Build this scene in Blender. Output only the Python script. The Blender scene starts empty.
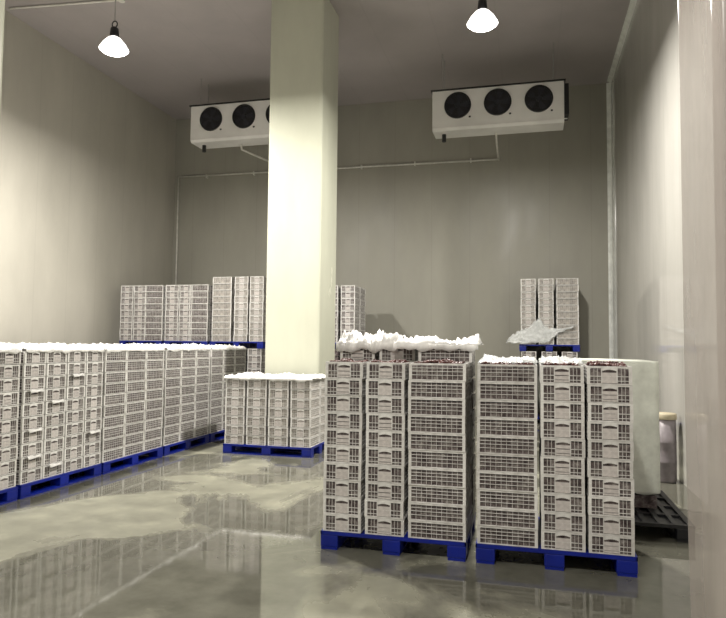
import bpy, bmesh, math, random
from mathutils import Vector, Matrix, noise
random.seed(7)
PI = math.pi
SC = bpy.context.scene
COL = SC.collection

# ------------------------------------------------------------------ materials
def new_mat(name):
    m = bpy.data.materials.new(name); m.use_nodes = True
    nt = m.node_tree
    return m, nt, nt.nodes['Principled BSDF']

def N(nt, kind, **kw):
    n = nt.nodes.new(kind)
    for k, v in kw.items():
        if k in n.inputs.keys(): n.inputs[k].default_value = v
        else: setattr(n, k, v)
    return n

def ramp(nt, fac, stops, interp='LINEAR'):
    r = nt.nodes.new('ShaderNodeValToRGB'); r.color_ramp.interpolation = interp
    e = r.color_ramp.elements
    while len(e) < len(stops): e.new(0.5)
    for i, (p, c) in enumerate(stops):
        e[i].position = p; e[i].color = (c[0], c[1], c[2], 1)
    nt.links.new(fac, r.inputs[0])
    return r

def simple(name, col, rough=0.5, metal=0.0, spec=0.5, nscale=None, namt=0.12, bump=0.0):
    m, nt, b = new_mat(name)
    b.inputs['Roughness'].default_value = rough
    b.inputs['Metallic'].default_value = metal
    b.inputs['Specular IOR Level'].default_value = spec
    tc = N(nt, 'ShaderNodeTexCoord')
    no = N(nt, 'ShaderNodeTexNoise', Scale=nscale or 8.0, Detail=5.0)
    nt.links.new(tc.outputs['Object'], no.inputs['Vector'])
    lo = tuple(c*(1-namt) for c in col); hi = tuple(min(1, c*(1+namt)) for c in col)
    r = ramp(nt, no.outputs['Fac'], [(0.3, lo), (0.7, hi)])
    nt.links.new(r.outputs[0], b.inputs['Base Color'])
    if bump:
        bp = N(nt, 'ShaderNodeBump', Strength=bump, Distance=0.01)
        nt.links.new(no.outputs['Fac'], bp.inputs['Height'])
        nt.links.new(bp.outputs[0], b.inputs['Normal'])
    return m

def panel_mat(name, col, rough, axis, spacing=0.95, spec=0.5, coat=0.0, bump=0.12, seam=0.82):
    """insulated cold-room sandwich panel: vertical joints, faint grime, slightly wavy sheet"""
    m, nt, b = new_mat(name)
    L = nt.links.new
    b.inputs['Specular IOR Level'].default_value = spec
    b.inputs['Coat Weight'].default_value = coat
    b.inputs['Coat Roughness'].default_value = 0.08
    tc = N(nt, 'ShaderNodeTexCoord')
    sep = N(nt, 'ShaderNodeSeparateXYZ'); L(tc.outputs['Object'], sep.inputs[0])
    dv = N(nt, 'ShaderNodeMath', operation='DIVIDE'); L(sep.outputs[axis], dv.inputs[0]); dv.inputs[1].default_value = spacing
    fr = N(nt, 'ShaderNodeMath', operation='FRACT'); L(dv.outputs[0], fr.inputs[0])
    sb = N(nt, 'ShaderNodeMath', operation='SUBTRACT'); L(fr.outputs[0], sb.inputs[0]); sb.inputs[1].default_value = 0.5
    ab = N(nt, 'ShaderNodeMath', operation='ABSOLUTE'); L(sb.outputs[0], ab.inputs[0])
    sm = ramp(nt, ab.outputs[0], [(0.0, (seam,)*3), (0.008, (seam,)*3), (0.014, (1, 1, 1))])
    mp = N(nt, 'ShaderNodeMapping'); L(tc.outputs['Object'], mp.inputs[0]); mp.inputs['Scale'].default_value = (1.0, 1.0, 0.35)
    no = N(nt, 'ShaderNodeTexNoise', Scale=1.3, Detail=6.0, Roughness=0.6); L(mp.outputs[0], no.inputs['Vector'])
    lo = tuple(c*0.9 for c in col); hi = tuple(min(1, c*1.05) for c in col)
    r = ramp(nt, no.outputs['Fac'], [(0.3, lo), (0.7, hi)])
    mx = N(nt, 'ShaderNodeMix', data_type='RGBA', blend_type='MULTIPLY'); mx.inputs[0].default_value = 1
    L(r.outputs[0], mx.inputs[6]); L(sm.outputs[0], mx.inputs[7]); L(mx.outputs[2], b.inputs['Base Color'])
    rr = ramp(nt, no.outputs['Fac'], [(0.3, (rough*0.8,)*3), (0.7, (rough*1.3,)*3)])
    L(rr.outputs[0], b.inputs['Roughness'])
    mp2 = N(nt, 'ShaderNodeMapping'); L(tc.outputs['Object'], mp2.inputs[0]); mp2.inputs['Scale'].default_value = (3.0, 3.0, 0.25)
    n2 = N(nt, 'ShaderNodeTexNoise', Scale=1.6, Detail=2.0); L(mp2.outputs[0], n2.inputs['Vector'])
    bp = N(nt, 'ShaderNodeBump', Strength=bump, Distance=0.02)
    L(n2.outputs['Fac'], bp.inputs['Height']); L(bp.outputs[0], b.inputs['Normal'])
    return m

def gp(px, py):   # ground point seen at a pixel
    f = 650.0; roll = 0.010; x = px-363; y = py-309
    xr = x*math.cos(roll)+y*math.sin(roll); yr = -x*math.sin(roll)+y*math.cos(roll)
    p = math.atan(36/650); d = Vector((xr, f, -yr)); d = Vector((d.x, d.y*math.cos(p)-d.z*math.sin(p), d.y*math.sin(p)+d.z*math.cos(p)))
    a = math.radians(14.4); d = Vector((d.x*math.cos(a)-d.y*math.sin(a), d.x*math.sin(a)+d.y*math.cos(a), d.z))
    return Vector((0, 0, 1.72))+d*(1.72/-d.z)
BLOBS = []
for (x0, x1, y0, y1, amt) in ((-40, 165, 500, 545, 0.16), (150, 250, 476, 494, 0.12), (225, 330, 458, 478, 0.14), (0, 190, 545, 625, -0.16),
                              (180, 330, 575, 640, -0.10), (190, 260, 500, 560, -0.06), (330, 480, 560, 640, -0.12), (150, 250, 455, 474, -0.10)):  # blob before the front pallets is their floor shadow, painted as wet
    c = (gp((x0+x1)/2, y0)+gp((x0+x1)/2, y1))/2
    BLOBS.append((c.x, c.y, (gp(x1, (y0+y1)/2)-gp(x0, (y0+y1)/2)).length/2, (gp((x0+x1)/2, y0)-gp((x0+x1)/2, y1)).length/2, amt))
def floor_mat():
    m, nt, b = new_mat('wet_concrete')
    L = nt.links.new
    tc = N(nt, 'ShaderNodeTexCoord')
    mp = N(nt, 'ShaderNodeMapping'); L(tc.outputs['Object'], mp.inputs[0])
    mp.inputs['Scale'].default_value = (1.0, 0.8, 1.0); mp.inputs['Location'].default_value = (3.1, 1.7, 0)
    big = N(nt, 'ShaderNodeTexNoise', Scale=0.62, Detail=7.0, Roughness=0.55, Distortion=0.6); L(mp.outputs[0], big.inputs['Vector'])
    val = big.outputs['Fac']
    # puddles and the front pallets' painted shadow (negative), drained patches (positive), each with its own ragged outline
    for (cx, cy, rx, ry, amt) in BLOBS:
        mp3 = N(nt, 'ShaderNodeMapping', vector_type='TEXTURE'); L(tc.outputs['Object'], mp3.inputs[0])
        mp3.inputs['Location'].default_value = (cx, cy, 0); mp3.inputs['Rotation'].default_value = (0, 0, math.radians(14.4)); mp3.inputs['Scale'].default_value = (rx, ry, 100)
        ln = N(nt, 'ShaderNodeVectorMath', operation='LENGTH'); L(mp3.outputs[0], ln.inputs[0])
        rg = N(nt, 'ShaderNodeMapRange'); L(ln.outputs['Value'], rg.inputs[0])
        rg.inputs[1].default_value = 0.5; rg.inputs[2].default_value = 1.3; rg.inputs[3].default_value = amt; rg.inputs[4].default_value = 0.0
        ad = N(nt, 'ShaderNodeMath', operation='ADD'); L(val, ad.inputs[0]); L(rg.outputs[0], ad.inputs[1]); val = ad.outputs[0]
    wet = ramp(nt, val, [(0.49, (1, 1, 1)), (0.55, (0, 0, 0))])          # 1 = wet film of water, and the painted shadow
    fine = N(nt, 'ShaderNodeTexNoise', Scale=2.6, Detail=8.0, Roughness=0.65); L(tc.outputs['Object'], fine.inputs['Vector'])
    cd = ramp(nt, fine.outputs['Fac'], [(0.32, (0.165, 0.162, 0.125)), (0.52, (0.225, 0.222, 0.172)), (0.7, (0.30, 0.295, 0.225))])   # damp, pale
    cw = ramp(nt, fine.outputs['Fac'], [(0.3, (0.085, 0.083, 0.066)), (0.7, (0.14, 0.138, 0.112))]) # soaked and painted shadow, dark
    mx = N(nt, 'ShaderNodeMix', data_type='RGBA'); L(wet.outputs[0], mx.inputs[0]); L(cd.outputs[0], mx.inputs[6]); L(cw.outputs[0], mx.inputs[7])
    L(mx.outputs[2], b.inputs['Base Color'])
    ro = ramp(nt, wet.outputs[0], [(0.0, (0.30,)*3), (1.0, (0.05,)*3)])
    L(ro.outputs[0], b.inputs['Roughness'])
    b.inputs['Specular IOR Level'].default_value = 0.6
    bp = N(nt, 'ShaderNodeBump', Strength=0.06, Distance=0.004)
    L(fine.outputs['Fac'], bp.inputs['Height']); L(bp.outputs[0], b.inputs['Normal'])
    return m

def plastic_crate_mat():
    m, nt, b = new_mat('crate_plastic'); L = nt.links.new
    oi = N(nt, 'ShaderNodeObjectInfo')
    r = ramp(nt, oi.outputs['Random'], [(0.0, (0.70, 0.69, 0.67)), (1.0, (0.85, 0.84, 0.82))])
    tc = N(nt, 'ShaderNodeTexCoord')
    no = N(nt, 'ShaderNodeTexNoise', Scale=14.0, Detail=4.0); L(tc.outputs['Object'], no.inputs['Vector'])
    g = ramp(nt, no.outputs['Fac'], [(0.3, (0.68, 0.665, 0.65)), (0.6, (1, 1, 1))])
    mx = N(nt, 'ShaderNodeMix', data_type='RGBA', blend_type='MULTIPLY'); mx.inputs[0].default_value = 1
    L(r.outputs[0], mx.inputs[6]); L(g.outputs[0], mx.inputs[7]); L(mx.outputs[2], b.inputs['Base Color'])
    b.inputs['Roughness'].default_value = 0.38
    return m

def liner_mat():
    m, nt, b = new_mat('fruit_liner'); L = nt.links.new
    tc = N(nt, 'ShaderNodeTexCoord'); oi = N(nt, 'ShaderNodeObjectInfo')
    ad = N(nt, 'ShaderNodeVectorMath', operation='ADD'); L(tc.outputs['Object'], ad.inputs[0])
    sc = N(nt, 'ShaderNodeMath', operation='MULTIPLY'); L(oi.outputs['Random'], sc.inputs[0]); sc.inputs[1].default_value = 37.0
    L(sc.outputs[0], ad.inputs[1])
    no = N(nt, 'ShaderNodeTexNoise', Scale=17.0, Detail=6.0, Roughness=0.7); L(ad.outputs[0], no.inputs['Vector'])
    r = ramp(nt, no.outputs['Fac'], [(0.34, (0.03, 0.018, 0.02)), (0.48, (0.11, 0.085, 0.085)), (0.6, (0.22, 0.195, 0.185)), (0.72, (0.46, 0.43, 0.41))])
    L(r.outputs[0], b.inputs['Base Color']); b.inputs['Roughness'].default_value = 0.4
    return m

def film_mat(name, col, alpha, rough=0.25, scale=9.0, bump=0.6):
    m, nt, b = new_mat(name); L = nt.links.new
    tc = N(nt, 'ShaderNodeTexCoord')
    no = N(nt, 'ShaderNodeTexNoise', Scale=scale, Detail=6.0, Roughness=0.6); L(tc.outputs['Object'], no.inputs['Vector'])
    r = ramp(nt, no.outputs['Fac'], [(0.3, tuple(c*0.88 for c in col)), (0.65, col)]); L(r.outputs[0], b.inputs['Base Color'])
    a = ramp(nt, no.outputs['Fac'], [(0.3, (alpha*0.85,)*3), (0.7, (min(1, alpha*1.12),)*3)]); L(a.outputs[0], b.inputs['Alpha'])
    b.inputs['Roughness'].default_value = rough
    bp = N(nt, 'ShaderNodeBump', Strength=bump, Distance=0.01); L(no.outputs['Fac'], bp.inputs['Height']); L(bp.outputs[0], b.inputs['Normal'])
    return m

def strip_mat():
    m, nt, b = new_mat('milky_strip'); L = nt.links.new
    tc = N(nt, 'ShaderNodeTexCoord')
    mp = N(nt, 'ShaderNodeMapping'); L(tc.outputs['Object'], mp.inputs[0]); mp.inputs['Scale'].default_value = (12.0, 12.0, 0.5)
    no = N(nt, 'ShaderNodeTexNoise', Scale=1.0, Detail=4.0); L(mp.outputs[0], no.inputs['Vector'])
    r = ramp(nt, no.outputs['Fac'], [(0.3, (0.52, 0.47, 0.44)), (0.7, (0.62, 0.57, 0.53))]); L(r.outputs[0], b.inputs['Base Color'])
    a = ramp(nt, no.outputs['Fac'], [(0.3, (0.36,)*3), (0.7, (0.52,)*3)]); L(a.outputs[0], b.inputs['Alpha'])
    b.inputs['Roughness'].default_value = 0.16
    bp = N(nt, 'ShaderNodeBump', Strength=0.3, Distance=0.02); L(no.outputs['Fac'], bp.inputs['Height']); L(bp.outputs[0], b.inputs['Normal'])
    return m

def emit_mat(name, col, s):
    m, nt, b = new_mat(name)
    b.inputs['Base Color'].default_value = (0.9, 0.9, 0.9, 1)
    b.inputs['Emission Color'].default_value = (*col, 1)
    b.inputs['Emission Strength'].default_value = s
    return m

M = dict(
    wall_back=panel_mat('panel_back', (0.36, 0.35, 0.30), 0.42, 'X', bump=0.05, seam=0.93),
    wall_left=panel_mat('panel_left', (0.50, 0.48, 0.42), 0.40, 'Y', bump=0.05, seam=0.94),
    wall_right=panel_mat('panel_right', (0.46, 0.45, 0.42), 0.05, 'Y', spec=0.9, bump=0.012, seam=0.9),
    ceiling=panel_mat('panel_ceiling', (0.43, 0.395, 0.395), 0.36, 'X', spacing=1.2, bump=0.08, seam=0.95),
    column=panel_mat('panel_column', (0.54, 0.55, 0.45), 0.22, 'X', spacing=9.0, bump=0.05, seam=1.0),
    trim=simple('white_trim', (0.85, 0.87, 0.84), 0.2),
    floor=floor_mat(),
    crate=plastic_crate_mat(), liner=liner_mat(), pale=simple('pale_lining', (0.36, 0.33, 0.30), 0.5, nscale=16, namt=0.5),
    plate=simple('end_plate', (0.60, 0.56, 0.54), 0.45, nscale=30),
    blue=simple('blue_plastic', (0.003, 0.014, 0.24), 0.35, nscale=3, namt=0.25),
    film=film_mat('white_film', (0.88, 0.87, 0.85), 0.93),
    wrap=film_mat('stretch_wrap', (0.88, 0.91, 0.82), 0.8, scale=4.0, bump=0.35),
    strip=strip_mat(), sheer=film_mat('sheer_film', (0.92, 0.95, 0.95), 0.5, scale=16, bump=1.0),
    cooler=simple('cooler_enamel', (0.74, 0.73, 0.71), 0.4, nscale=2, namt=0.08),
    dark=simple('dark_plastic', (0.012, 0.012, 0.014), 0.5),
    guard=simple('fan_guard_wire', (0.03, 0.03, 0.034), 0.4, metal=0.5),
    blade=simple('fan_blade', (0.03, 0.03, 0.04), 0.35, metal=0.2),
    steel=simple('galvanised_steel', (0.45, 0.45, 0.44), 0.35, metal=0.8),
    pvc=simple('white_pvc', (0.74, 0.73, 0.68), 0.4),
    grape=simple('red_grape', (0.10, 0.035, 0.03), 0.3, nscale=25, namt=0.6),
    lens=emit_mat('lamp_lens', (1.0, 0.97, 0.9), 14.0),
    shade=emit_mat('glowing_acrylic_shade', (1.0, 0.97, 0.92), 2.2),
    lid=simple('cream_lid', (0.42, 0.37, 0.26), 0.5),
    drum=simple('mauve_drum', (0.22, 0.195, 0.21), 0.4, nscale=6, namt=0.3),
)

# ------------------------------------------------------------------ mesh building
class MB:
    def __init__(s): s.v = []; s.f = []; s.mi = []
    def box(s, x0, x1, y0, y1, z0, z1, m=0):
        b = len(s.v)
        s.v += [(x0,y0,z0),(x1,y0,z0),(x1,y1,z0),(x0,y1,z0),(x0,y0,z1),(x1,y0,z1),(x1,y1,z1),(x0,y1,z1)]
        for q in ((0,3,2,1),(4,5,6,7),(0,1,5,4),(1,2,6,5),(2,3,7,6),(3,0,4,7)):
            s.f.append(tuple(b+i for i in q)); s.mi.append(m)
        return s
    def tube(s, pts, r, n=10, m=0, caps=True):
        pts = [Vector(p) for p in pts]; rings = []
        for i, p in enumerate(pts):
            if i == 0: d = pts[1]-p
            elif i == len(pts)-1: d = p-pts[i-1]
            else: d = (pts[i+1]-p).normalized() + (p-pts[i-1]).normalized()
            d.normalize()
            a = d.cross(Vector((0,0,1)))
            if a.length < 1e-3: a = d.cross(Vector((0,1,0)))
            a.normalize(); c = d.cross(a)
            rr = r[i] if isinstance(r, (list, tuple)) else r
            b = len(s.v)
            for k in range(n):
                t = 2*PI*k/n; q = p + a*math.cos(t)*rr + c*math.sin(t)*rr
                s.v.append(tuple(q))
            rings.append(b)
        for i in range(len(rings)-1):
            for k in range(n):
                s.f.append((rings[i]+k, rings[i]+(k+1)%n, rings[i+1]+(k+1)%n, rings[i+1]+k)); s.mi.append(m)
        if caps:
            s.f.append(tuple(rings[0]+k for k in reversed(range(n)))); s.mi.append(m)
            s.f.append(tuple(rings[-1]+k for k in range(n))); s.mi.append(m)
        return s
    def lathe(s, prof, n=24, c=(0,0,0), axis='Z', m=0, close=False):
        rings = []
        for (r, z) in prof:
            b = len(s.v)
            for k in range(n):
                t = 2*PI*k/n
                if axis == 'Z': s.v.append((c[0]+r*math.cos(t), c[1]+r*math.sin(t), c[2]+z))
                else: s.v.append((c[0]+r*math.cos(t), c[1]+z, c[2]+r*math.sin(t)))
            rings.append(b)
        P = list(range(len(rings)-1)) + ([len(rings)-1] if close else [])
        for i in P:
            j = (i+1) % len(rings)
            for k in range(n):
                s.f.append((rings[i]+k, rings[i]+(k+1)%n, rings[j]+(k+1)%n, rings[j]+k)); s.mi.append(m)
        return s
    def add(s, o, loc, rz=0.0, m=None, zs=1.0):
        b = len(s.v); c, q = math.cos(rz), math.sin(rz)
        s.v += [(loc[0]+x*c-y*q, loc[1]+x*q+y*c, loc[2]+z*zs) for x, y, z in o.v]
        s.f += [tuple(b+i for i in f) for f in o.f]
        s.mi += o.mi if m is None else [m]*len(o.f)
        return s
    def mesh(s, name, mats, smooth=False):
        me = bpy.data.meshes.new(name); me.from_pydata(s.v, [], s.f)
        for mt in (mats if isinstance(mats, list) else [mats]): me.materials.append(mt)
        me.polygons.foreach_set('material_index', s.mi)
        if smooth: me.polygons.foreach_set('use_smooth', [True]*len(s.f))
        bm = bmesh.new(); bm.from_mesh(me); bmesh.ops.recalc_face_normals(bm, faces=bm.faces); bm.to_mesh(me); bm.free()
        return me
    def build(s, name, mats, parent=None, smooth=False, loc=(0,0,0), rz=0, bevel=0):
        o = bpy.data.objects.new(name, s.mesh(name, mats, smooth)); COL.objects.link(o)
        o.location = loc; o.rotation_euler = (0, 0, rz)
        if parent: o.parent = parent
        if bevel:
            bv = o.modifiers.new('bevel', 'BEVEL'); bv.width = bevel; bv.segments = 2; bv.limit_method = 'ANGLE'
        return o

def empty(name, loc=(0,0,0), rz=0):
    o = bpy.data.objects.new(name, None); COL.objects.link(o); o.location = loc; o.rotation_euler = (0,0,rz); o.empty_display_size = 0.1
    return o
def tag(o, label=None, cat=None, group=None, kind=None):
    if label: o['label'] = label
    if cat: o['category'] = cat
    if group: o['group'] = group
    if kind: o['kind'] = kind
    return o
KIDS = {}
def copy_tree(o, parent=None):
    c = o.copy(); COL.objects.link(c); c.parent = parent
    for ch in KIDS.get(o.name, [x for x in o.children]): copy_tree(ch, c)
    return c

# ------------------------------------------------------------------ dimensions (metres; camera at the origin column, Y along the room)
H = 1.72
XL, XR, YB, YF, ZC = -9.62, 1.88, 16.1, -3.0, 8.0
# ------------------------------------------------------------------ room shell
T = 0.15
def shell(name, x0, x1, y0, y1, z0, z1, mat, bevel=0, label=None, cat=None):
    o = MB().box(x0, x1, y0, y1, z0, z1).build(name, mat, bevel=bevel)
    tag(o, label, cat, kind='structure'); return o
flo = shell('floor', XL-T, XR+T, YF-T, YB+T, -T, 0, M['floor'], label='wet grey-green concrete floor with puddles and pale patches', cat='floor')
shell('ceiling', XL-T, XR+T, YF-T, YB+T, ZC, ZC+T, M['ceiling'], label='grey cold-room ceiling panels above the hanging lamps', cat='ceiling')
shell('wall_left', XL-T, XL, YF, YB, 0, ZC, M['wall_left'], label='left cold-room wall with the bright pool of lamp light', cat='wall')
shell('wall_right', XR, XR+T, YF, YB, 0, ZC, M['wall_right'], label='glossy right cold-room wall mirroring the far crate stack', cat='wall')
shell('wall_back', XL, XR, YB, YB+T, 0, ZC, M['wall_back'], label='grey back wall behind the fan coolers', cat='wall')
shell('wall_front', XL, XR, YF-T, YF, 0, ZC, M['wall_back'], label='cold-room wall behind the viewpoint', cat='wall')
# coved corner trims
def cove(name, x, y, sx, sy):
    mb = MB(); r = 0.09; n = 7; pts = [(0, 0), (r, 0)]
    for k in range(1, n):
        a = PI/2*k/n; pts.append((r - r*math.sin(a), r - r*math.cos(a)))
    pts.append((0, r))
    for z in (0, ZC):
        for (a, b) in pts: mb.v.append((x+sx*a, y+sy*b, z))
    k = len(pts)
    for i in range(k): mb.f.append((i, (i+1)%k, k+(i+1)%k, k+i)); mb.mi.append(0)
    mb.f.append(tuple(range(k))); mb.f.append(tuple(range(2*k-1, k-1, -1))); mb.mi += [0, 0]
    return mb.build(name, M['trim'])
tag(cove('trim_1', XR, YB, -1, -1), 'pale rounded corner strip where back and right walls meet', 'trim', kind='structure')
m_ = MB(); k_ = 8
for yy in (YF, YB-0.1):
    m_.v += [(XR, yy, ZC), (XR-0.09, yy, ZC)] + [(XR-0.09+0.09*math.sin(PI/2*q/k_), yy, ZC-0.09+0.09*math.cos(PI/2*q/k_)) for q in range(1, k_)] + [(XR, yy, ZC-0.09)]
q_ = len(m_.v)//2
for i_ in range(q_): m_.f.append((i_, (i_+1) % q_, q_+(i_+1) % q_, q_+i_)); m_.mi.append(0)
m_.f += [tuple(range(q_)), tuple(range(2*q_-1, q_-1, -1))]; m_.mi += [0, 0]
tag(m_.build('trim_2', M['trim']), 'rounded strip where the ceiling meets the glossy right wall', 'trim', kind='structure')

# pillars
def pillar(x0, x1, y0, y1, label):
    p = MB().box(x0, x1, y0, y1, 0, ZC).build('pillar', M['column'], bevel=0.035)
    return tag(p, label, 'pillar', kind='structure')
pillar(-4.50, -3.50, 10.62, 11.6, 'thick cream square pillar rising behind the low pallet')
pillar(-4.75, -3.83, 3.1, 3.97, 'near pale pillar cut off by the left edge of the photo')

# ------------------------------------------------------------------ the fruit crate
CW, CL, CH = 0.328, 0.468, 0.141
def crate_body(detail=True):
    m = MB(); x, y = CW/2, CL/2; p = 0.024; t = 0.008
    for sx in (-1, 1):
        for sy in (-1, 1):
            a, b = sorted((sx*x, sx*(x-p))); c, d = sorted((sy*y, sy*(y-p)))
            m.box(a, b, c, d, 0, CH)
    # rims
    for z0, z1 in ((0, 0.008), (CH-0.015, CH)):
        for s in (-1, 1):
            a, b = sorted((s*x, s*(x-t-0.003))); m.box(a, b, -y+p, y-p, z0, z1)
            a, b = sorted((s*y, s*(y-t-0.003))); m.box(-x+p, x-p, a, b, z0, z1)
    m.box(-x+p, x-p, -y+p, y-p, 0, 0.006)
    zt = CH-0.015
    for s in (-1, 1):
        # long sides: three slats crossed by thin ribs
        a, b = sorted((s*(x-0.001), s*(x-0.006)))
        for z in (0.042, 0.073, 0.100): m.box(a, b, -y+p, y-p, z, z+0.0045)
        if detail:
            a, b = sorted((s*(x-0.002), s*(x-0.0055)))
            for k in range(9):
                yy = -y+p+(2*y-2*p)*(k+1)/10; m.box(a, b, yy-0.0015, yy+0.0015, 0.011, zt)
        # short ends: one slat and ribs on each side of the plate
        a, b = sorted((s*(y-0.001), s*(y-0.006)))
        m.box(-x+p, x-p, a, b, 0.060, 0.066)
        m.box(-x+p, x-p, a, b, 0.026, 0.031)
        if detail:
            a, b = sorted((s*(y-0.002), s*(y-0.0055)))
            for xx in (-0.112, -0.086, 0.086, 0.112): m.box(xx-0.002, xx+0.002, a, b, 0.011, zt)
        a, b = sorted((s*(y-0.0005), s*(y-0.007)))
        for sx in (-1, 1):
            c, d = sorted((sx*0.052, sx*0.060)); m.box(c, d, a, b, 0.011, zt)
        # curved hand grip (stepped arch)
        for k in range(8):
            u0 = -0.052+0.104*k/8; u1 = u0+0.013; mid = (u0+u1)/2
            zz = 0.104+0.010*(1-(mid/0.052)**2)
            m.box(u0, u1, a, b, zz, zt)
    return m
def liner_mb():
    m = MB(); x, y = CW/2-0.010, CL/2-0.010
    m.box(-x, x, -y, y, 0.0065, CH-0.024); return m
def plate_mb(s):
    m = MB(); a, b = sorted((s*(CL/2-0.001), s*(CL/2-0.0055)))
    m.box(-0.052, 0.052, a, b, 0.012, 0.092); return m
crate_me = crate_body().mesh('crate', M['crate'])
proto = bpy.data.objects.new('fruit_crate', crate_me); COL.objects.link(proto)
lin = liner_mb().build('liner', M['liner'], proto); tag(lin, 'mauve grey lining and fruit behind the slats')
pl1 = plate_mb(-1).build('end_plate', M['plate'], proto); pl2 = plate_mb(1).build('end_plate', M['plate'], proto)
KIDS[proto.name] = [lin, pl1, pl2]
used = [False]; PALE = [False]
ORD = ['bottom', 'second', 'third', 'fourth', 'fifth', 'sixth', 'seventh', 'eighth', 'ninth', 'tenth', 'eleventh']
def lvl(k, n):
    if k == 0: return 'bottom'
    if k == n-1: return 'topmost'
    if k <= n//2: return ORD[k]+' from bottom'
    return ORD[n-1-k]+' from top'
def crate(x, y, z, rz, label, group):
    if not used[0]: o = proto; used[0] = True
    else: o = copy_tree(proto)
    o.location = (x+random.uniform(-.004, .004), y+random.uniform(-.004, .004), z)
    o.rotation_euler = (0, 0, rz+random.uniform(-.006, .006))
    if PALE[0]:
        ln = [c for c in o.children if c.name.startswith('liner')]
        if not ln: ln = [lin]
        for c in ln: c.material_slots[0].link = 'OBJECT'; c.material_slots[0].material = M['pale']
    tag(o, label, 'crate', group); return o
STUFF = MB(); _full = crate_body(True); _lin = liner_mb(); _pl = MB(); _pl.add(plate_mb(-1), (0,0,0)); _pl.add(plate_mb(1), (0,0,0))
_low = MB(); _low.box(-CW/2, CW/2, -CL/2, CL/2, 0, CH-0.02)
def scrate(x, y, z, rz, full=True):
    x += random.uniform(-.004, .004); y += random.uniform(-.004, .004)
    if full:
        STUFF.add(_full, (x, y, z), rz, 0); STUFF.add(_lin, (x, y, z), rz, 1); STUFF.add(_pl, (x, y, z), rz, 2)
    else:
        STUFF.add(_low, (x, y, z), rz, 1)

PH = 0.150
def pallet_proto(w, d):
    r = empty('pallet'); x, y = w/2, d/2
    e_ = 0.003; m = MB(); m.box(-x+e_, x-e_, -y+e_, y-e_, 0.118, 0.126)
    n = 11
    for k in range(n):
        xx = -x+0.03+(w-0.06)*k/(n-1); m.box(xx-0.022, xx+0.022, -y+e_, y-e_, 0.1262, PH)
    for k in range(5):
        yy = -y+0.024+(d-0.048)*k/4; m.box(-x+e_, x-e_, yy-0.02, yy+0.02, 0.1261, PH-0.002)
    m.box(-x, x, -y, -y+0.012, 0.122, PH-.001); m.box(-x, x, y-0.012, y, 0.122, PH-.001)
    m.box(-x, -x+0.012, -y, y, 0.122, PH-.001); m.box(x-0.012, x, -y, y, 0.122, PH-.001)
    kids = [m.build('deck', M['blue'], r)]
    for ix in (-1, 0, 1):
        for iy in (-1, 0, 1):
            bw = 0.075; bd = 0.075
            kids.append(MB().box(ix*(x-bw-.001)-bw, ix*(x-bw-.001)+bw, iy*(y-bd-.001)-bd, iy*(y-bd-.001)+bd, 0.022, 0.1175).build('block', M['blue'], r, bevel=0.006))
        kids.append(MB().box(ix*(x-0.076)-0.07, ix*(x-0.076)+0.07, -y+.002, y-.002, 0.0, 0.0218).build('runner', M['blue'], r))
    KIDS[r.name] = kids
    return r
pp = {}
def pallet(x, y, z, w, d, rz, label, group='blue plastic pallets'):
    key = (w, d)
    if key not in pp: pp[key] = pallet_proto(w, d); o = pp[key]
    else: o = copy_tree(pp[key])
    o.location = (x, y, z); o.rotation_euler = (0, 0, rz)
    return tag(o, label, 'pallet', group)

# crumpled film sheet: closed thin body over a rectangle
def film(x0, x1, y0, y1, z, amp, seed, label, group, step=0.02, drop=0.04, name='plastic_film', base=0.0, mat='film', side=None):
    nx = max(6, int((x1-x0)/step)); ny = max(6, int((y1-y0)/step)); m = MB()
    def P(i, j):
        x = x0+(x1-x0)*i/nx; y = y0+(y1-y0)*j/ny
        v = Vector((x*4.2+seed, y*4.2, seed*1.3)); n1 = noise.noise(v); n2 = noise.noise(v*2.7); n3 = noise.noise(v*6.1); n4 = noise.noise(v*13.0)
        h = base+amp*max(0.0, 0.30+0.7*n1+0.55*abs(n2)+0.7*abs(n3)+0.45*n4)
        e = min(i, nx-i)/2.0; f = min(j, ny-j)/2.0
        if i in (0, nx) or j in (0, ny): h = h*0.35
        dd = None
        if side == 'Y' and j < 2: dd = j
        if side == 'X' and nx-i < 2: dd = nx-i
        if dd is not None:
            t = x if side == 'Y' else y
            wob = abs(noise.noise(Vector((t*5.5+seed, 3.3, 0)))) + 0.5*abs(noise.noise(Vector((t*17+seed, 1.3, 0))))
            if dd == 0: return (x, y0-0.004, z-drop*(0.35+1.6*wob)) if side == 'Y' else (x1+0.004, y, z-drop*(0.35+1.6*wob))
            return (x, y0, z+0.012+0.02*wob) if side == 'Y' else (x1, y, z+0.012+0.02*wob)
        dx = 0.012*noise.noise(v*3.3+Vector((5,1,2))); dy = 0.012*noise.noise(v*3.3+Vector((1,7,2)))
        return (x+dx, y+dy, z+max(h, 0.0)+0.0015)
    for j in range(ny+1):
        for i in range(nx+1): m.v.append(P(i, j))
    for j in range(ny):
        for i in range(nx):
            a = j*(nx+1)+i; m.f.append((a, a+1, a+nx+2, a+nx+1)); m.mi.append(0)
    o = m.build(name, M[mat], smooth=True)
    sd = o.modifiers.new('thick', 'SOLIDIFY'); sd.thickness = 0.0012; sd.offset = 1
    return tag(o, label, 'plastic film', group)

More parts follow.
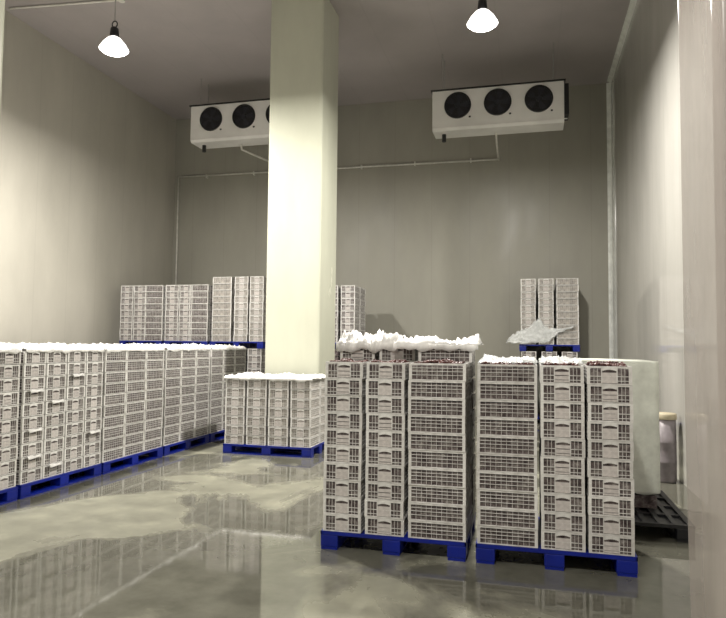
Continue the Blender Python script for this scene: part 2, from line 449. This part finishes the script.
# ---------------- front pallets
PC = 0.1425
YFR = 5.33
def column(x, y, z0, n, pitch, rz, where, group):
    for k in range(n):
        crate(x, y, z0+k*pitch+0.0015, rz, 'white crate, %s, %s' % (lvl(k, n), where), group)
def scolumn(x, y, z0, n, pitch, rz, full=False):
    for k in range(n): scrate(x, y, z0+k*pitch+0.0015, rz, full)
def front(x0, order, nm, xw):
    pallet(x0+xw/2, YFR+0.5, 0, xw, 1.0, 0, 'blue plastic pallet on the wet floor under the %s stack' % nm)
G = 'crates on the two front pallets'
xa = [-1.535, -1.172, -0.740]
front(-1.72, None, 'front left', 1.22); front(-0.425, None, 'front right', 1.205)
yS = YFR+CL/2+0.01; yLg = YFR+CW/2+0.01
column(xa[0], yS, PH, 10, PC, 0, 'leftmost column of the front left pallet', G)
column(xa[1], yS, PH, 10, PC, 0, 'middle column of the front left pallet', G)
column(xa[2], yLg, PH, 10, PC, PI/2, 'wide right column of the front left pallet', G)
column(-0.180, yLg, PH, 10, PC, PI/2, 'wide left column of the front right pallet', G)
column(0.246, yS, PH, 10, PC, 0, 'middle column of the front right pallet', G)
column(0.594, yS, PH, 10, PC, 0, 'rightmost column of the front right pallet', G)
# rows behind on the same pallets
for k in range(10):
    z = PH+k*PC+0.0015
    scrate(xa[0], yS+0.49, z, 0, False); scrate(xa[1], yS+0.49, z, 0, False)
    scrate(xa[2], yLg+0.335, z, PI/2, True); scrate(xa[2], yLg+0.67, z, PI/2, k == 9)
    scrate(-0.18, yLg+0.335, z, PI/2, k == 9); scrate(-0.18, yLg+0.67, z, PI/2, k == 9)
    scrate(0.246, yS+0.49, z, 0, k == 9); scrate(0.594, yS+0.49, z, 0, True)
# eleventh layer at the rear of the left pallet
ZT = PH+10*PC
crate(xa[0]-.01, yS+0.49, ZT+0.0015, 0, 'leftmost extra white crate under crumpled film behind the front left top row', G)
crate(xa[1], yS+0.49, ZT+0.0015, 0, 'middle extra white crate under film behind the front left top row', G)
crate(xa[2]+.02, yLg+0.36, ZT+0.0015, PI/2, 'wide extra crate behind red fruit on the front left stack', G)
film(-1.75, -1.16, yS+0.49-CL/2-.008, 6.34, ZT+CH+0.001, 0.11, 3.1, 'crumpled white film heaped on the back left of the front left stack', 'white film on the front stacks', side='Y', drop=0.05)
film(-1.18, -0.43, yLg+0.36-CW/2-.008, 6.30, ZT+CH+.001, 0.075, 8.4, 'white film spread over the wide back crate of the front left stack', 'white film on the front stacks', side='Y', drop=0.05)
film(-0.42, 0.06, 5.42, 6.3, ZT+0.002, 0.055, 5.2, 'ragged grey-white film on the wide column of the front right stack', 'white film on the front stacks', mat='sheer')
film(0.08, 0.42, 5.52, 6.3, ZT+0.002, 0.05, 12.2, 'white film tuft on the middle column of the front right stack', 'white film on the front stacks', mat='sheer')

# grapes showing in the open top crates
def grapes(x, y, w, d, z, seed, label):
    rnd = random.Random(seed); m = MB(); r = 0.0115
    ico = bmesh.new(); bmesh.ops.create_icosphere(ico, subdivisions=1, radius=1.0)
    iv = [tuple(v.co) for v in ico.verts]; fi = [tuple(v.index for v in f.verts) for f in ico.faces]; ico.free()
    for k in range(int(w*d/(0.021**2)*1.25)):
        px = rnd.uniform(-w/2, w/2); py = rnd.uniform(-d/2, d/2)
        h = 0.006+0.028*max(0, noise.noise(Vector((px*9+seed, py*9, 0)))+0.4)*rnd.uniform(.6, 1.1)
        b = len(m.v); rr = r*rnd.uniform(0.85, 1.15)
        m.v += [(px+a*rr, py+c*rr, h+e*rr) for a, c, e in iv]; m.f += [tuple(b+i for i in f) for f in fi]; m.mi += [0]*len(fi)
    o = m.build('grapes', M['grape'], smooth=True, loc=(x, y, z)); return tag(o, label, 'grapes', 'loose fruit in the open top crates', 'stuff')
zg = PH+9*PC+CH-0.016
grapes(xa[0], yS, 0.26, 0.40, zg, 1, 'dark red grapes in the top crate of the leftmost front column')
grapes(xa[1], yS, 0.26, 0.40, zg, 2, 'dark red grapes in the top crate of the front left pallet\'s middle column')
grapes(xa[2], yLg, 0.40, 0.26, zg+.008, 3, 'reddish brown grapes heaped in the wide top crate of the front left stack')
grapes(-0.18, yLg, 0.40, 0.26, zg, 4, 'grapes below ragged film in the wide top crate of the front right stack')
grapes(0.246, yS, 0.26, 0.40, zg+.006, 5, 'dark grapes in the middle top crate of the front right stack')
grapes(0.594, yS, 0.26, 0.40, zg+.010, 6, 'deep purple grapes in the rightmost top crate of the front right stack')

# ---------------- long row by the left wall (front face at x = -5.4)
XRW = -5.40; PR = 0.147
G = 'crates in the long row by the left wall'
rows = [(4.62, 6.01, 'first', 'S', 'cut off by the left edge'), (6.05, 7.44, 'second', 'S', ''), (7.47, 8.90, 'third', 'L', ''), (8.94, 10.37, 'fourth', 'L', ''), (10.42, 11.85, 'fifth', 'L', '')]
PN = ['leftmost cut off row pallet', 'first whole row pallet', 'second whole row pallet', 'third whole row pallet', 'farthest row pallet']
for i, (y0, y1, _, kind, _2) in enumerate(rows):
    for b in range(3):
        cx = XRW-0.5-b*1.13
        if b == 0 or i == 0:
            pallet(cx, (y0+y1)/2, 0, 1.02, round(y1-y0, 2), 0, 'blue plastic pallet, %s%s' % (PN[i], ', front line' if b == 0 else (', middle line' if b == 1 else ', line against the wall')))
    n = 4 if kind == 'S' else 3; pit = (y1-y0)/n
    for c in range(n):
        yy = y0+pit*(c+0.5)
        pos = ['nearest', 'second', 'third', 'farthest'][c] if n == 4 else ['near', 'middle', 'far'][c]
        rz = PI/2 if kind == 'S' else 0
        xx = XRW-0.012-(CL/2 if kind == 'S' else CW/2)
        for k in range(10):
            z = PH+k*PR+0.0015
            if i == 0 and c < 3: scrate(xx, yy, z, rz, True)
            else: crate(xx, yy, z, rz, 'white crate, %s, %s column of the %s' % (lvl(k, 10), pos, PN[i]), G)
    # bulk behind (three pallets deep, seen only over the tops)
    k0 = 0
    for b in range(3):
        for q in range(3):
            cx = XRW-0.17-b*1.13-q*0.335
            if b == 0 and q == 0: continue
            if kind == 'S' and b == 0 and q == 1: cx -= 0.02
            if kind == 'S' and b == 0 and q == 2: continue
            if kind == 'S' and b == 0 and q == 1: cx = XRW-0.5-0.235-0.012; 
            nn = 3
            for c in range(3):
                yy = y0+(y1-y0)/3*(c+0.5)
                for k in range(10):
                    if k < 9 and not (i in (0, 4)): continue_low = True
                    scrate(cx if not (kind == 'S' and b == 0) else XRW-0.012-CL-0.02-CW/2, yy, PH+k*PR+0.0015, 0, False)
    film(XRW-1.06, XRW-0.004, y0+.01, y1-.01, PH+10*PR+0.001, 0.065, 20.0+i*3.7, 'crumpled white film covering the tops of the %s' % PN[i], 'white film on the long row', drop=0.025, side='X')
    for b in (1, 2):
        film(XRW-1.03-b*1.13, XRW+0.02-b*1.13, y0+.01, y1-.01, PH+10*PR-0.02, 0.065, 60.0+i*3.1+b*9, 'white film behind the %s, %s line' % (PN[i], 'middle' if b == 1 else 'wall side'), 'white film on the long row', step=0.045)
# film tongues poking out between crates of the first whole pallet
def tongue(x, y, z, w, label):
    m = MB(); n = 8
    for i in range(n+1):
        t = i/n
        for j in range(4):
            s = j/3; m.v.append((x+0.012+0.035*s+0.006*math.sin(t*9+j), y+w*(t-0.5), z+0.004-0.03*s*s+0.006*math.sin(t*7+1.3*j)))
    for i in range(n):
        for j in range(3):
            a = i*4+j; m.f.append((a, a+1, a+5, a+4)); m.mi.append(0)
    o = m.build('film_scrap', M['film'], smooth=True); sd = o.modifiers.new('t', 'SOLIDIFY'); sd.thickness = 0.002
    tag(o, label, 'plastic film', 'film scraps between row crates')
for (c, k, lab) in ((0, 7, 'upper left'), (0, 4, 'brightest left'), (1, 6, 'upper middle'), (1, 1, 'low middle'), (3, 3, 'low right'), (0, 2, 'low left'), (2, 8, 'top right')):
    tongue(XRW-0.012, 6.05+0.3475*(c+0.5), PH+k*PR, 0.22, 'bright scrap of white film between crates of first whole row pallet, %s' % lab)

# ---------------- low pallet in front of the pillar
PALE[0] = True
G = 'crates on the low pallet before the pillar'
pallet(-3.955, 9.96, 0, 1.0, 1.46, PI/2, 'blue plastic pallet under the low seven-high stacks before the pillar')
for c in range(4):
    xx = -4.68+0.365*(c+0.5)
    nm = ['leftmost', 'second', 'third', 'rightmost'][c]
    column(xx, 9.47+CL/2, PH, 7, 0.147, 0, '%s front column of the low pallet' % nm, G)
    for k in range(7):
        if c == 3: crate(xx, 9.47+CL*1.5+0.02, PH+k*0.147+0.0015, 0, 'white crate, %s, rear right column of the low pallet' % lvl(k, 7), G)
        else: scrate(xx, 9.47+CL*1.5+0.02, PH+k*0.147+0.0015, 0, False)
film(-4.69, -3.21, 9.460, 10.42, PH+7*0.147+0.001, 0.05, 31.0, 'bright white film laid over the low crate stacks before the pillar', 'white film', side='Y', drop=0.03)

# ---------------- raised pallets on stacks at the back
def support(x0, x1, y0, y1, top, vis):
    nx = max(1, int((x1-x0)/0.345)); ny = max(1, int((y1-y0)/0.48)); 
    n = int(round((top-PH)/0.147))
    for i in range(nx):
        for j in range(ny):
            xx = x0+(x1-x0)*(i+.5)/nx; yy = y0+(y1-y0)*(j+.5)/ny
            for k in range(n): scrate(xx, yy, PH+k*0.147+0.0015, 0, vis and j == 0)
ZS = PH+10*0.147
# left raised: three pallets A, B, C
YA = 13.3
spans = [(-9.30, -8.16), (-8.12, -7.02), (-6.98, -5.66)]
nm3 = ['left', 'middle', 'right']
for i, (a, b) in enumerate(spans):
    support(a, b, YA+0.01, YA+0.99, ZS, i == 2)
    pallet((a+b)/2, YA+0.5, 0, 1.1 if i < 2 else 1.3, 1.0, 0, 'blue pallet on the floor beneath the back left stacks, %s' % nm3[i])
    pallet((a+b)/2, YA+0.5, ZS, 1.1 if i < 2 else 1.3, 1.0, 0, 'dark blue pallet raised on crates at the back left, %s of three' % nm3[i])
ZP = ZS+PH
for i in (0, 1):
    a, b = spans[i]
    for k in range(9):
        z = ZP+k*0.1425+0.0015
        scrate(a+0.18, YA+0.245, z, 0); scrate(a+0.53, YA+0.245, z, 0); scrate(b-0.245, YA+0.175, z, PI/2)
        scrate(a+0.18, YA+0.74, z, 0, False); scrate(a+0.53, YA+0.74, z, 0, False); scrate(b-0.245, YA+0.52, z, PI/2, False)
a, b = spans[2]; G = 'crates on the raised back left pallet'
column(a+0.29, YA+0.175, ZP, 10, 0.145, PI/2, 'wide left column of raised stack left of the pillar', G)
column(a+0.76, YA+0.245, ZP, 10, 0.145, 0, 'middle column of raised stack left of the pillar', G)
column(a+1.13, YA+0.245, ZP, 10, 0.145, 0, 'right column of raised stack left of the pillar', G)
for k in range(10):
    z = ZP+k*.145+.0015
    scrate(a+0.29, YA+0.52, z, PI/2, False); scrate(a+0.76, YA+0.735, z, 0, False); scrate(a+1.13, YA+0.735, z, 0, True)
# behind the pillar
support(-4.95, -3.72, 14.01, 14.99, ZS, False)
pallet(-4.335, 14.5, 0, 1.2, 1.0, 0, 'blue pallet on the floor hidden behind the pillar')
pallet(-4.335, 14.5, ZS, 1.2, 1.0, 0, 'blue pallet raised on crates in the pillar\'s shade')
for k in range(9):
    for q in range(3):
        scrate(-4.75+0.40*q, 14.25, ZP+k*.143+.0015, 0); scrate(-4.75+0.40*q, 14.74, ZP+k*.143+.0015, 0, q == 2)
# right raised stack
YR = 15.03
support(-0.24, 1.07, YR+0.01, YR+0.99, ZS, True)
pallet(0.42, YR+0.5, 0, 1.3, 1.0, 0, 'blue pallet on the floor under the far right raised stack')
pallet(0.42, YR+0.5, ZS, 1.3, 1.0, 0, 'blue pallet raised on crates at the back right, alone by the wall')
G = 'crates on the raised back right pallet'
column(-0.03, YR+0.245, ZP, 10, 0.148, 0, 'left column of the raised back right stack', G)
column(0.355, YR+0.245, ZP, 10, 0.148, 0, 'middle column of the raised back right stack', G)
column(0.815, YR+0.175, ZP, 10, 0.148, PI/2, 'wide right column of the raised back right stack', G)
for k in range(10):
    z = ZP+k*.148+.0015
    scrate(-0.03, YR+0.735, z, 0, False); scrate(0.355, YR+0.735, z, 0, False); scrate(0.815, YR+0.515, z, PI/2, True); scrate(0.815, YR+0.85, z, PI/2, True)
# loose film hanging on the lower left of that stack
def drape(pts_top, pts_bot, n, label, amp=0.05, mat='film', seed=1.0, group='white film', name='plastic_film'):
    m = MB(); k = 10; L = len(pts_top)
    for i in range(n+1):
        t = i/n*(L-1); a = min(int(t), L-2); f = t-a
        jg = 0.07*noise.noise(Vector((i*0.83, seed, 2))); jh = 0.05*noise.noise(Vector((i*0.71, seed, 9)))
        p = Vector(pts_top[a]).lerp(Vector(pts_top[a+1]), f)+Vector((0, 0, jg)); q = Vector(pts_bot[a]).lerp(Vector(pts_bot[a+1]), f)+Vector((0, 0, abs(jh)))
        for j in range(k+1):
            s = p.lerp(q, j/k); nn = noise.noise(Vector((i*0.5+seed, j*0.45, seed)))
            m.v.append((s.x+amp*0.4*nn, s.y-abs(amp*nn), s.z+amp*0.3*nn))
    for i in range(n):
        for j in range(k):
            a = i*(k+1)+j; m.f.append((a, a+1, a+k+2, a+k+1)); m.mi.append(0)
    o = m.build(name, M[mat], smooth=True); sd = o.modifiers.new('t', 'SOLIDIFY'); sd.thickness = 0.002
    return tag(o, label, 'plastic film', group)
yd = YR-0.02
drape([(-0.45, yd, ZP+.16), (-0.25, yd, ZP+.30), (-0.02, yd, ZP+.38), (0.2, yd, ZP+.60), (0.33, yd, ZP+.40), (0.60, yd, ZP+.34), (0.95, yd, ZP+.42)],
      [(-0.52, yd-.05, ZP+.02), (-0.2, yd-.04, ZP+.0), (0.05, yd-.04, ZP+.03), (0.3, yd-.04, ZP+.02), (0.42, yd-.04, ZP+.06), (0.62, yd-.04, ZP+.26), (0.95, yd-.04, ZP+.38)], 36,
      'loose white film sagging over the low left of the raised back right stack', amp=0.05, mat='sheer')

# ---------------- wrapped stack behind the front right pallet
dk = pallet(0.76, 7.14, 0, 1.3, 1.5, 0, 'pallet blackened to stand in for shadow under the wrapped stack by the right wall')
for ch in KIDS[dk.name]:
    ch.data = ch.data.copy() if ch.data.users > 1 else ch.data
    ch.data.materials[0] = M['dark']  # black stands in for the shadow on the floor here
for k in range(10):
    for q in range(3):
        scrate(0.31+0.36*q, 7.2, PH+k*.1425+.0015, 0, False); scrate(0.31+0.36*q, 7.69, PH+k*.1425+.0015, 0, False)
def wrap(x0, x1, y0, y1, z0, z1):
    m = MB(); pts = []
    for a in range(16): pts.append((x0+(x1-x0)*a/16, y0))
    for a in range(14): pts.append((x1, y0+(y1-y0)*a/14))
    for a in range(16): pts.append((x1-(x1-x0)*a/16, y1))
    for a in range(14): pts.append((x0, y1-(y1-y0)*a/14))
    n = len(pts); K = 18; cx, cy = (x0+x1)/2, (y0+y1)/2
    for j in range(K+1):
        for i, (x, y) in enumerate(pts):
            nn = noise.noise(Vector((x*3, y*3, j*0.25)))
            s = 1.008+0.012*nn; z = z0+(z1-z0)*j/K
            if j == 0: z += 0.10*noise.noise(Vector((x*4, y*4, 7)))+0.05
            m.v.append((cx+(x-cx)*s, cy+(y-cy)*s, z))
    for j in range(K):
        for i in range(n): m.f.append((j*n+i, j*n+(i+1)%n, (j+1)*n+(i+1)%n, (j+1)*n+i)); m.mi.append(0)
    b = len(m.v)
    m.v.append((cx, cy, z1+0.015))
    for i in range(n): m.f.append((K*n+i, K*n+(i+1)%n, b)); m.mi.append(0)
    o = m.build('stretch_wrap', M['wrap'], smooth=True); sd = o.modifiers.new('t', 'SOLIDIFY'); sd.thickness = 0.002; sd.offset = 1
    tag(o, 'milky film wrapped round the stack behind the front right pallet', 'plastic film', 'white film')
wrap(0.11, 1.22, 6.94, 7.95, 0.24, PH+10*.1425+0.01)

st = STUFF.build('fruit_crate', [M['crate'], M['liner'], M['plate']])
tag(st, 'all the smaller white crates, raised at the far left and packed behind the front ones', 'crate', 'remaining crates', 'stuff')

# drum by the right wall
d = empty('drum', (1.70, 9.2, 0)); tag(d, 'mauve grey drum with a cream lid against the right wall', 'drum')
MB().lathe([(0.0, 0), (0.11, 0), (0.122, 0.03), (0.125, 0.25), (0.129, 0.26), (0.125, 0.27), (0.125, 0.5), (0.129, 0.51), (0.125, 0.52), (0.122, 0.80), (0.0, 0.80)], 28).build('body', M['drum'], d, smooth=True)
MB().lathe([(0.0, 0.801), (0.13, 0.801), (0.134, 0.81), (0.134, 0.865), (0.125, 0.88), (0.0, 0.885)], 28).build('lid', M['lid'], d, smooth=True)

# ---------------- air coolers
def cooler(x0, x1, z0, nf, label):
    w = x1-x0; r = empty('air_cooler', ((x0+x1)/2, 13.85, z0)); tag(r, label, 'air cooler', 'wall fan coolers')
    hw = w/2; h = 0.86; d = 0.55
    m = MB()   # cabinet: closed shell with drip-tray chamfer below
    prof = [(-d/2, 0.05), (-d/2, h), (d/2, h), (d/2, 0.0), (-d/2+0.05, 0.0)]
    b = len(m.v)
    for x in (-hw, hw):
        for (y, z) in prof: m.v.append((x, y, z))
    k = len(prof)
    for i in range(k): m.f.append((i, (i+1)%k, k+(i+1)%k, k+i)); m.mi.append(0)
    m.f.append(tuple(range(k))); m.f.append(tuple(range(2*k-1, k-1, -1))); m.mi += [0, 0]
    m.build('cabinet', M['cooler'], r, bevel=0.01)
    MB().box(-hw-0.03, hw+0.03, -d/2-0.03, d/2+0.03, h+0.0005, h+0.022).build('top_flange', M['dark'], r)
    MB().box(hw+0.002, hw+0.10, -d/2+0.1, d/2, 0.2, h-0.02).build('pipe_cover', M['dark'], r, bevel=0.01)
    MB().box(-hw+0.01, hw+0.06, -d/2-0.012, -d/2-0.001, 0.055, 0.07).build('tray_lip', M['cooler'], r)
    for i in range(nf):
        cx = 0.02+(i-(nf-1)/2)*0.83; cz = 0.52; yf = -d/2; R = 0.255
        MB().lathe([(R, -0.035), (R+0.025, -0.03), (R+0.03, 0.0), (R-0.005, 0.0)], 36, (cx, yf, cz), 'Y', close=True).build('fan_ring', M['dark'], r, smooth=True)
        fb = MB().lathe([(0.0, -0.006), (R, -0.006), (R, -0.001), (0.0, -0.001)], 36, (cx, yf, cz), 'Y').build('fan_housing', M['dark'], r)
        bl = MB()
        for q in range(5):
            a0 = 2*PI*q/5
            for s in range(6):
                pass
            vs = []
            for (rr, da) in ((0.06, -0.25), (0.15, -0.32), (0.235, -0.2), (0.235, 0.35), (0.15, 0.38), (0.06, 0.3)):
                a = a0+da; yy = yf-0.012-0.010*(da > 0)
                vs.append((cx+rr*math.cos(a), yy, cz+rr*math.sin(a)))
            b0 = len(bl.v); bl.v += vs; bl.v += [(x, y+0.003, z) for x, y, z in vs]
            bl.f.append(tuple(range(b0, b0+6))); bl.f.append(tuple(range(b0+11, b0+5, -1))); bl.mi += [0, 0]
            for e in range(6): bl.f.append((b0+e, b0+(e+1)%6, b0+6+(e+1)%6, b0+6+e)); bl.mi.append(0)
        bl.lathe([(0.0, -0.03), (0.055, -0.03), (0.06, -0.02), (0.06, -0.008), (0, -0.008)], 20, (cx, yf, cz), 'Y')
        bl.build('fan_blades', M['blade'], r)
        g = MB()
        for rr in (0.05, 0.1, 0.15, 0.2, 0.245):
            pts = [(cx+rr*math.cos(2*PI*k/28), yf-0.042, cz+rr*math.sin(2*PI*k/28)) for k in range(29)]
            g.tube(pts, 0.003, 5)
        for q in range(8):
            a = 2*PI*q/8+0.2; g.tube([(cx+0.03*math.cos(a), yf-0.040, cz+0.03*math.sin(a)), (cx+R*math.cos(a), yf-0.036, cz+R*math.sin(a))], 0.003, 5)
        g.build('fan_guard', M['guard'], r)
        MB().box(cx+0.235, cx+0.275, yf-0.018, yf-0.001, cz-0.28, cz-0.25).build('terminal_box', M['guard'], r)
    for sx in (-hw+0.2, hw-0.2):
        for sy in (-0.18, 0.18):
            MB().tube([(sx, sy, h+0.0225), (sx, sy, ZC-z0-0.001)], 0.008, 8).build('hanger_rod', M['steel'], r)
    MB().tube([(-hw+0.22, -0.0, -0.001), (-hw+0.22, -0.0, -0.16)], 0.045, 10).build('drain_stub', M['dark'], r)
    return r
cooler(-2.00, 0.70, 6.29, 3, 'white air cooler with three black fans high on back wall, right')
cooler(-7.73, -5.05, 6.44, 3, 'white air cooler high on back wall, partly hidden behind the pillar')

# drain pipe along the back wall
dp = empty('drain_pipe', (0, YB-0.06, 0)); tag(dp, 'thin white drain pipe running level along the back wall under both coolers', 'pipe')
zpip = 6.30
MB().tube([(XL+0.16, 0, zpip+.04), (-0.72, 0, zpip)], 0.022, 10).build('pipe_run', M['pvc'], dp, smooth=True)
MB().tube([(-0.72, 0, zpip), (-0.72, -0.02, zpip-0.02), (-0.70, -1.4, zpip-0.03), (-0.68, -2.05, zpip-.04), (-0.68, -2.1, 6.285)], 0.022, 10).build('riser', M['pvc'], dp, smooth=True)
MB().tube([(XL+0.16, 0, zpip+.04), (XL+0.16, 0, 2.2)], 0.02, 10).build('downpipe', M['pvc'], dp, smooth=True)
MB().tube([(-6.15, 0.0, zpip+.03), (-6.45, -1.4, zpip+0.02), (-6.6, -2.05, zpip+0.02), (-6.6, -2.1, 6.435)], 0.022, 10).build('riser', M['pvc'], dp, smooth=True)
for x in (-8.6, -7.2, -5.6, -4.2, -2.8, -1.4):
    MB().box(x-0.015, x+0.015, -0.03, 0.059, zpip-0.03, zpip+0.065).build('pipe_clip', M['pvc'], dp)

# ---------------- hanging lamps
def lamp(x, y, z, power, label, col=(1.0, 0.955, 0.88)):
    r = empty('hanging_lamp', (x, y, z)); tag(r, label, 'lamp', 'high bay lamps')
    L = ZC-z
    MB().tube([(0, 0, 0.45), (0, 0, L-0.0305)], 0.008, 8).build('rod', M['steel'], r)
    MB().lathe([(0, L-0.03), (0.06, L-0.03), (0.05, L-0.001), (0, L-0.001)], 16).build('ceiling_rose', M['steel'], r)
    hk = MB(); hk.tube([(0.045*math.cos(a), 0, 0.40+0.05*math.sin(a)) for a in [2*PI*k/16 for k in range(17)]], 0.009, 8); hk.build('hook', M['guard'], r)
    MB().lathe([(0, 0.20), (0.065, 0.20), (0.07, 0.22), (0.06, 0.33), (0.03, 0.355), (0, 0.355)], 20).build('lamp_holder', M['guard'], r, smooth=True)
    MB().lathe([(0.05, 0.199), (0.10, 0.17), (0.17, 0.09), (0.22, 0.0), (0.213, 0.0), (0.165, 0.082), (0.095, 0.163), (0.045, 0.19)], 32, close=True).build('lamp_shade', M['shade'], r, smooth=True)
    prof = [(0.0, -0.075)] + [(0.208*math.sin(PI/2*k/6), 0.012-0.087*math.cos(PI/2*k/6)) for k in range(1, 7)] + [(0.0, 0.016)]
    MB().lathe(prof, 32).build('lamp_lens', M['lens'], r, smooth=True)
    ld = bpy.data.lights.new('lamp_light', 'AREA'); ld.shape = 'DISK'; ld.size = 0.34; ld.energy = power; ld.color = col
    lo = bpy.data.objects.new('lamp_light', ld); COL.objects.link(lo); lo.parent = r; lo.location = (0, 0, -0.085)
    return r
lamp(-6.18, 8.5, 6.22, 600, 'bright hanging lamp over the left row of crates')
lamp(-0.63, 9.08, 6.27, 600, 'bright hanging lamp over the front right pallets')
lamp(-5.6, 1.2, 6.05, 230, 'added fill lamp hanging out of view above the viewpoint, left')  # unseen lamp added as fill for the dim front crate faces
lamp(-0.63, 1.2, 6.05, 230, 'added fill lamp hanging out of view above the viewpoint, right')  # second unseen fill, added to brighten the same side

# conduit on ceiling
cd = empty('conduit', (0, 0, ZC)); tag(cd, 'thin conduit clipped along the ceiling at upper left', 'conduit')
MB().tube([(-9.45, 9.86, -0.03), (-7.26, 10.07, -0.03)], 0.018, 8).build('conduit_run', M['pvc'], cd)
MB().lathe([(0, -0.055), (0.06, -0.055), (0.06, -0.001), (0, -0.001)], 14, (-7.20, 10.08, 0)).build('junction_box', M['pvc'], cd)

# ---------------- strip curtain at right foreground
cr = empty('curtain_rail', (0, 2.8, 3.7)); tag(cr, 'steel rail holding the milky strips beside the right wall', 'rail')
MB().box(0.50, XR-0.001, -0.02, 0.02, 0.0, 0.05).build('rail', M['steel'], cr)
MB().tube([(0.7, 0, 0.0505), (0.7, 0, ZC-3.701)], 0.012, 8).build('hanger_rod', M['steel'], cr)
def strip(x0, y, w, i, lab):
    m = MB(); K = 24; J = 6
    for j in range(K+1):
        z = 3.69-j/K*3.66; t = j/K
        for q in range(J+1):
            u = q/J
            m.v.append((x0+w*u+0.035*t**3+0.006*math.sin(t*6+i), y+0.012*math.sin(PI*u)+0.010*math.sin(t*5+i*1.7)+0.02*t*t, z))
    for j in range(K):
        for q in range(J):
            a = j*(J+1)+q; m.f.append((a, a+1, a+J+2, a+J+1)); m.mi.append(0)
    o = m.build('curtain_strip', M['strip'], smooth=True); sd = o.modifiers.new('t', 'SOLIDIFY'); sd.thickness = 0.003
    tag(o, lab, 'curtain strip', 'strip curtain at the right')
nm = ['leftmost', 'second', 'third', 'fourth', 'fifth', 'sixth', 'seventh', 'eighth', 'ninth', 'tenth', 'eleventh']
for i in range(9):
    strip(0.575+0.13*i, 2.75+(0.045 if i % 2 else 0.0), 0.17 if i < 8 else 0.15, i, '%s milky plastic curtain strip at the right edge' % nm[i])

# ------------------------------------------------------------------ camera, world, view
cam = bpy.data.cameras.new('camera'); co = bpy.data.objects.new('camera', cam); COL.objects.link(co)
cam.sensor_fit = 'HORIZONTAL'; cam.sensor_width = 36; cam.lens = 650/726*36; cam.clip_start = 0.05
co.location = (0, 0, H)
R = Matrix.Rotation(math.radians(14.4), 4, 'Z') @ Matrix.Rotation(PI/2+math.atan(36/650), 4, 'X') @ Matrix.Rotation(0.010, 4, 'Z')
co.rotation_euler = R.to_euler()
SC.camera = co
w = bpy.data.worlds.new('world'); SC.world = w; w.use_nodes = True
w.node_tree.nodes['Background'].inputs[0].default_value = (0.02, 0.02, 0.02, 1)
SC.view_settings.view_transform = 'Standard'; SC.view_settings.look = 'None'; SC.view_settings.gamma = 1
SC.view_settings.use_curve_mapping = False
SC.view_settings.exposure = 0.0
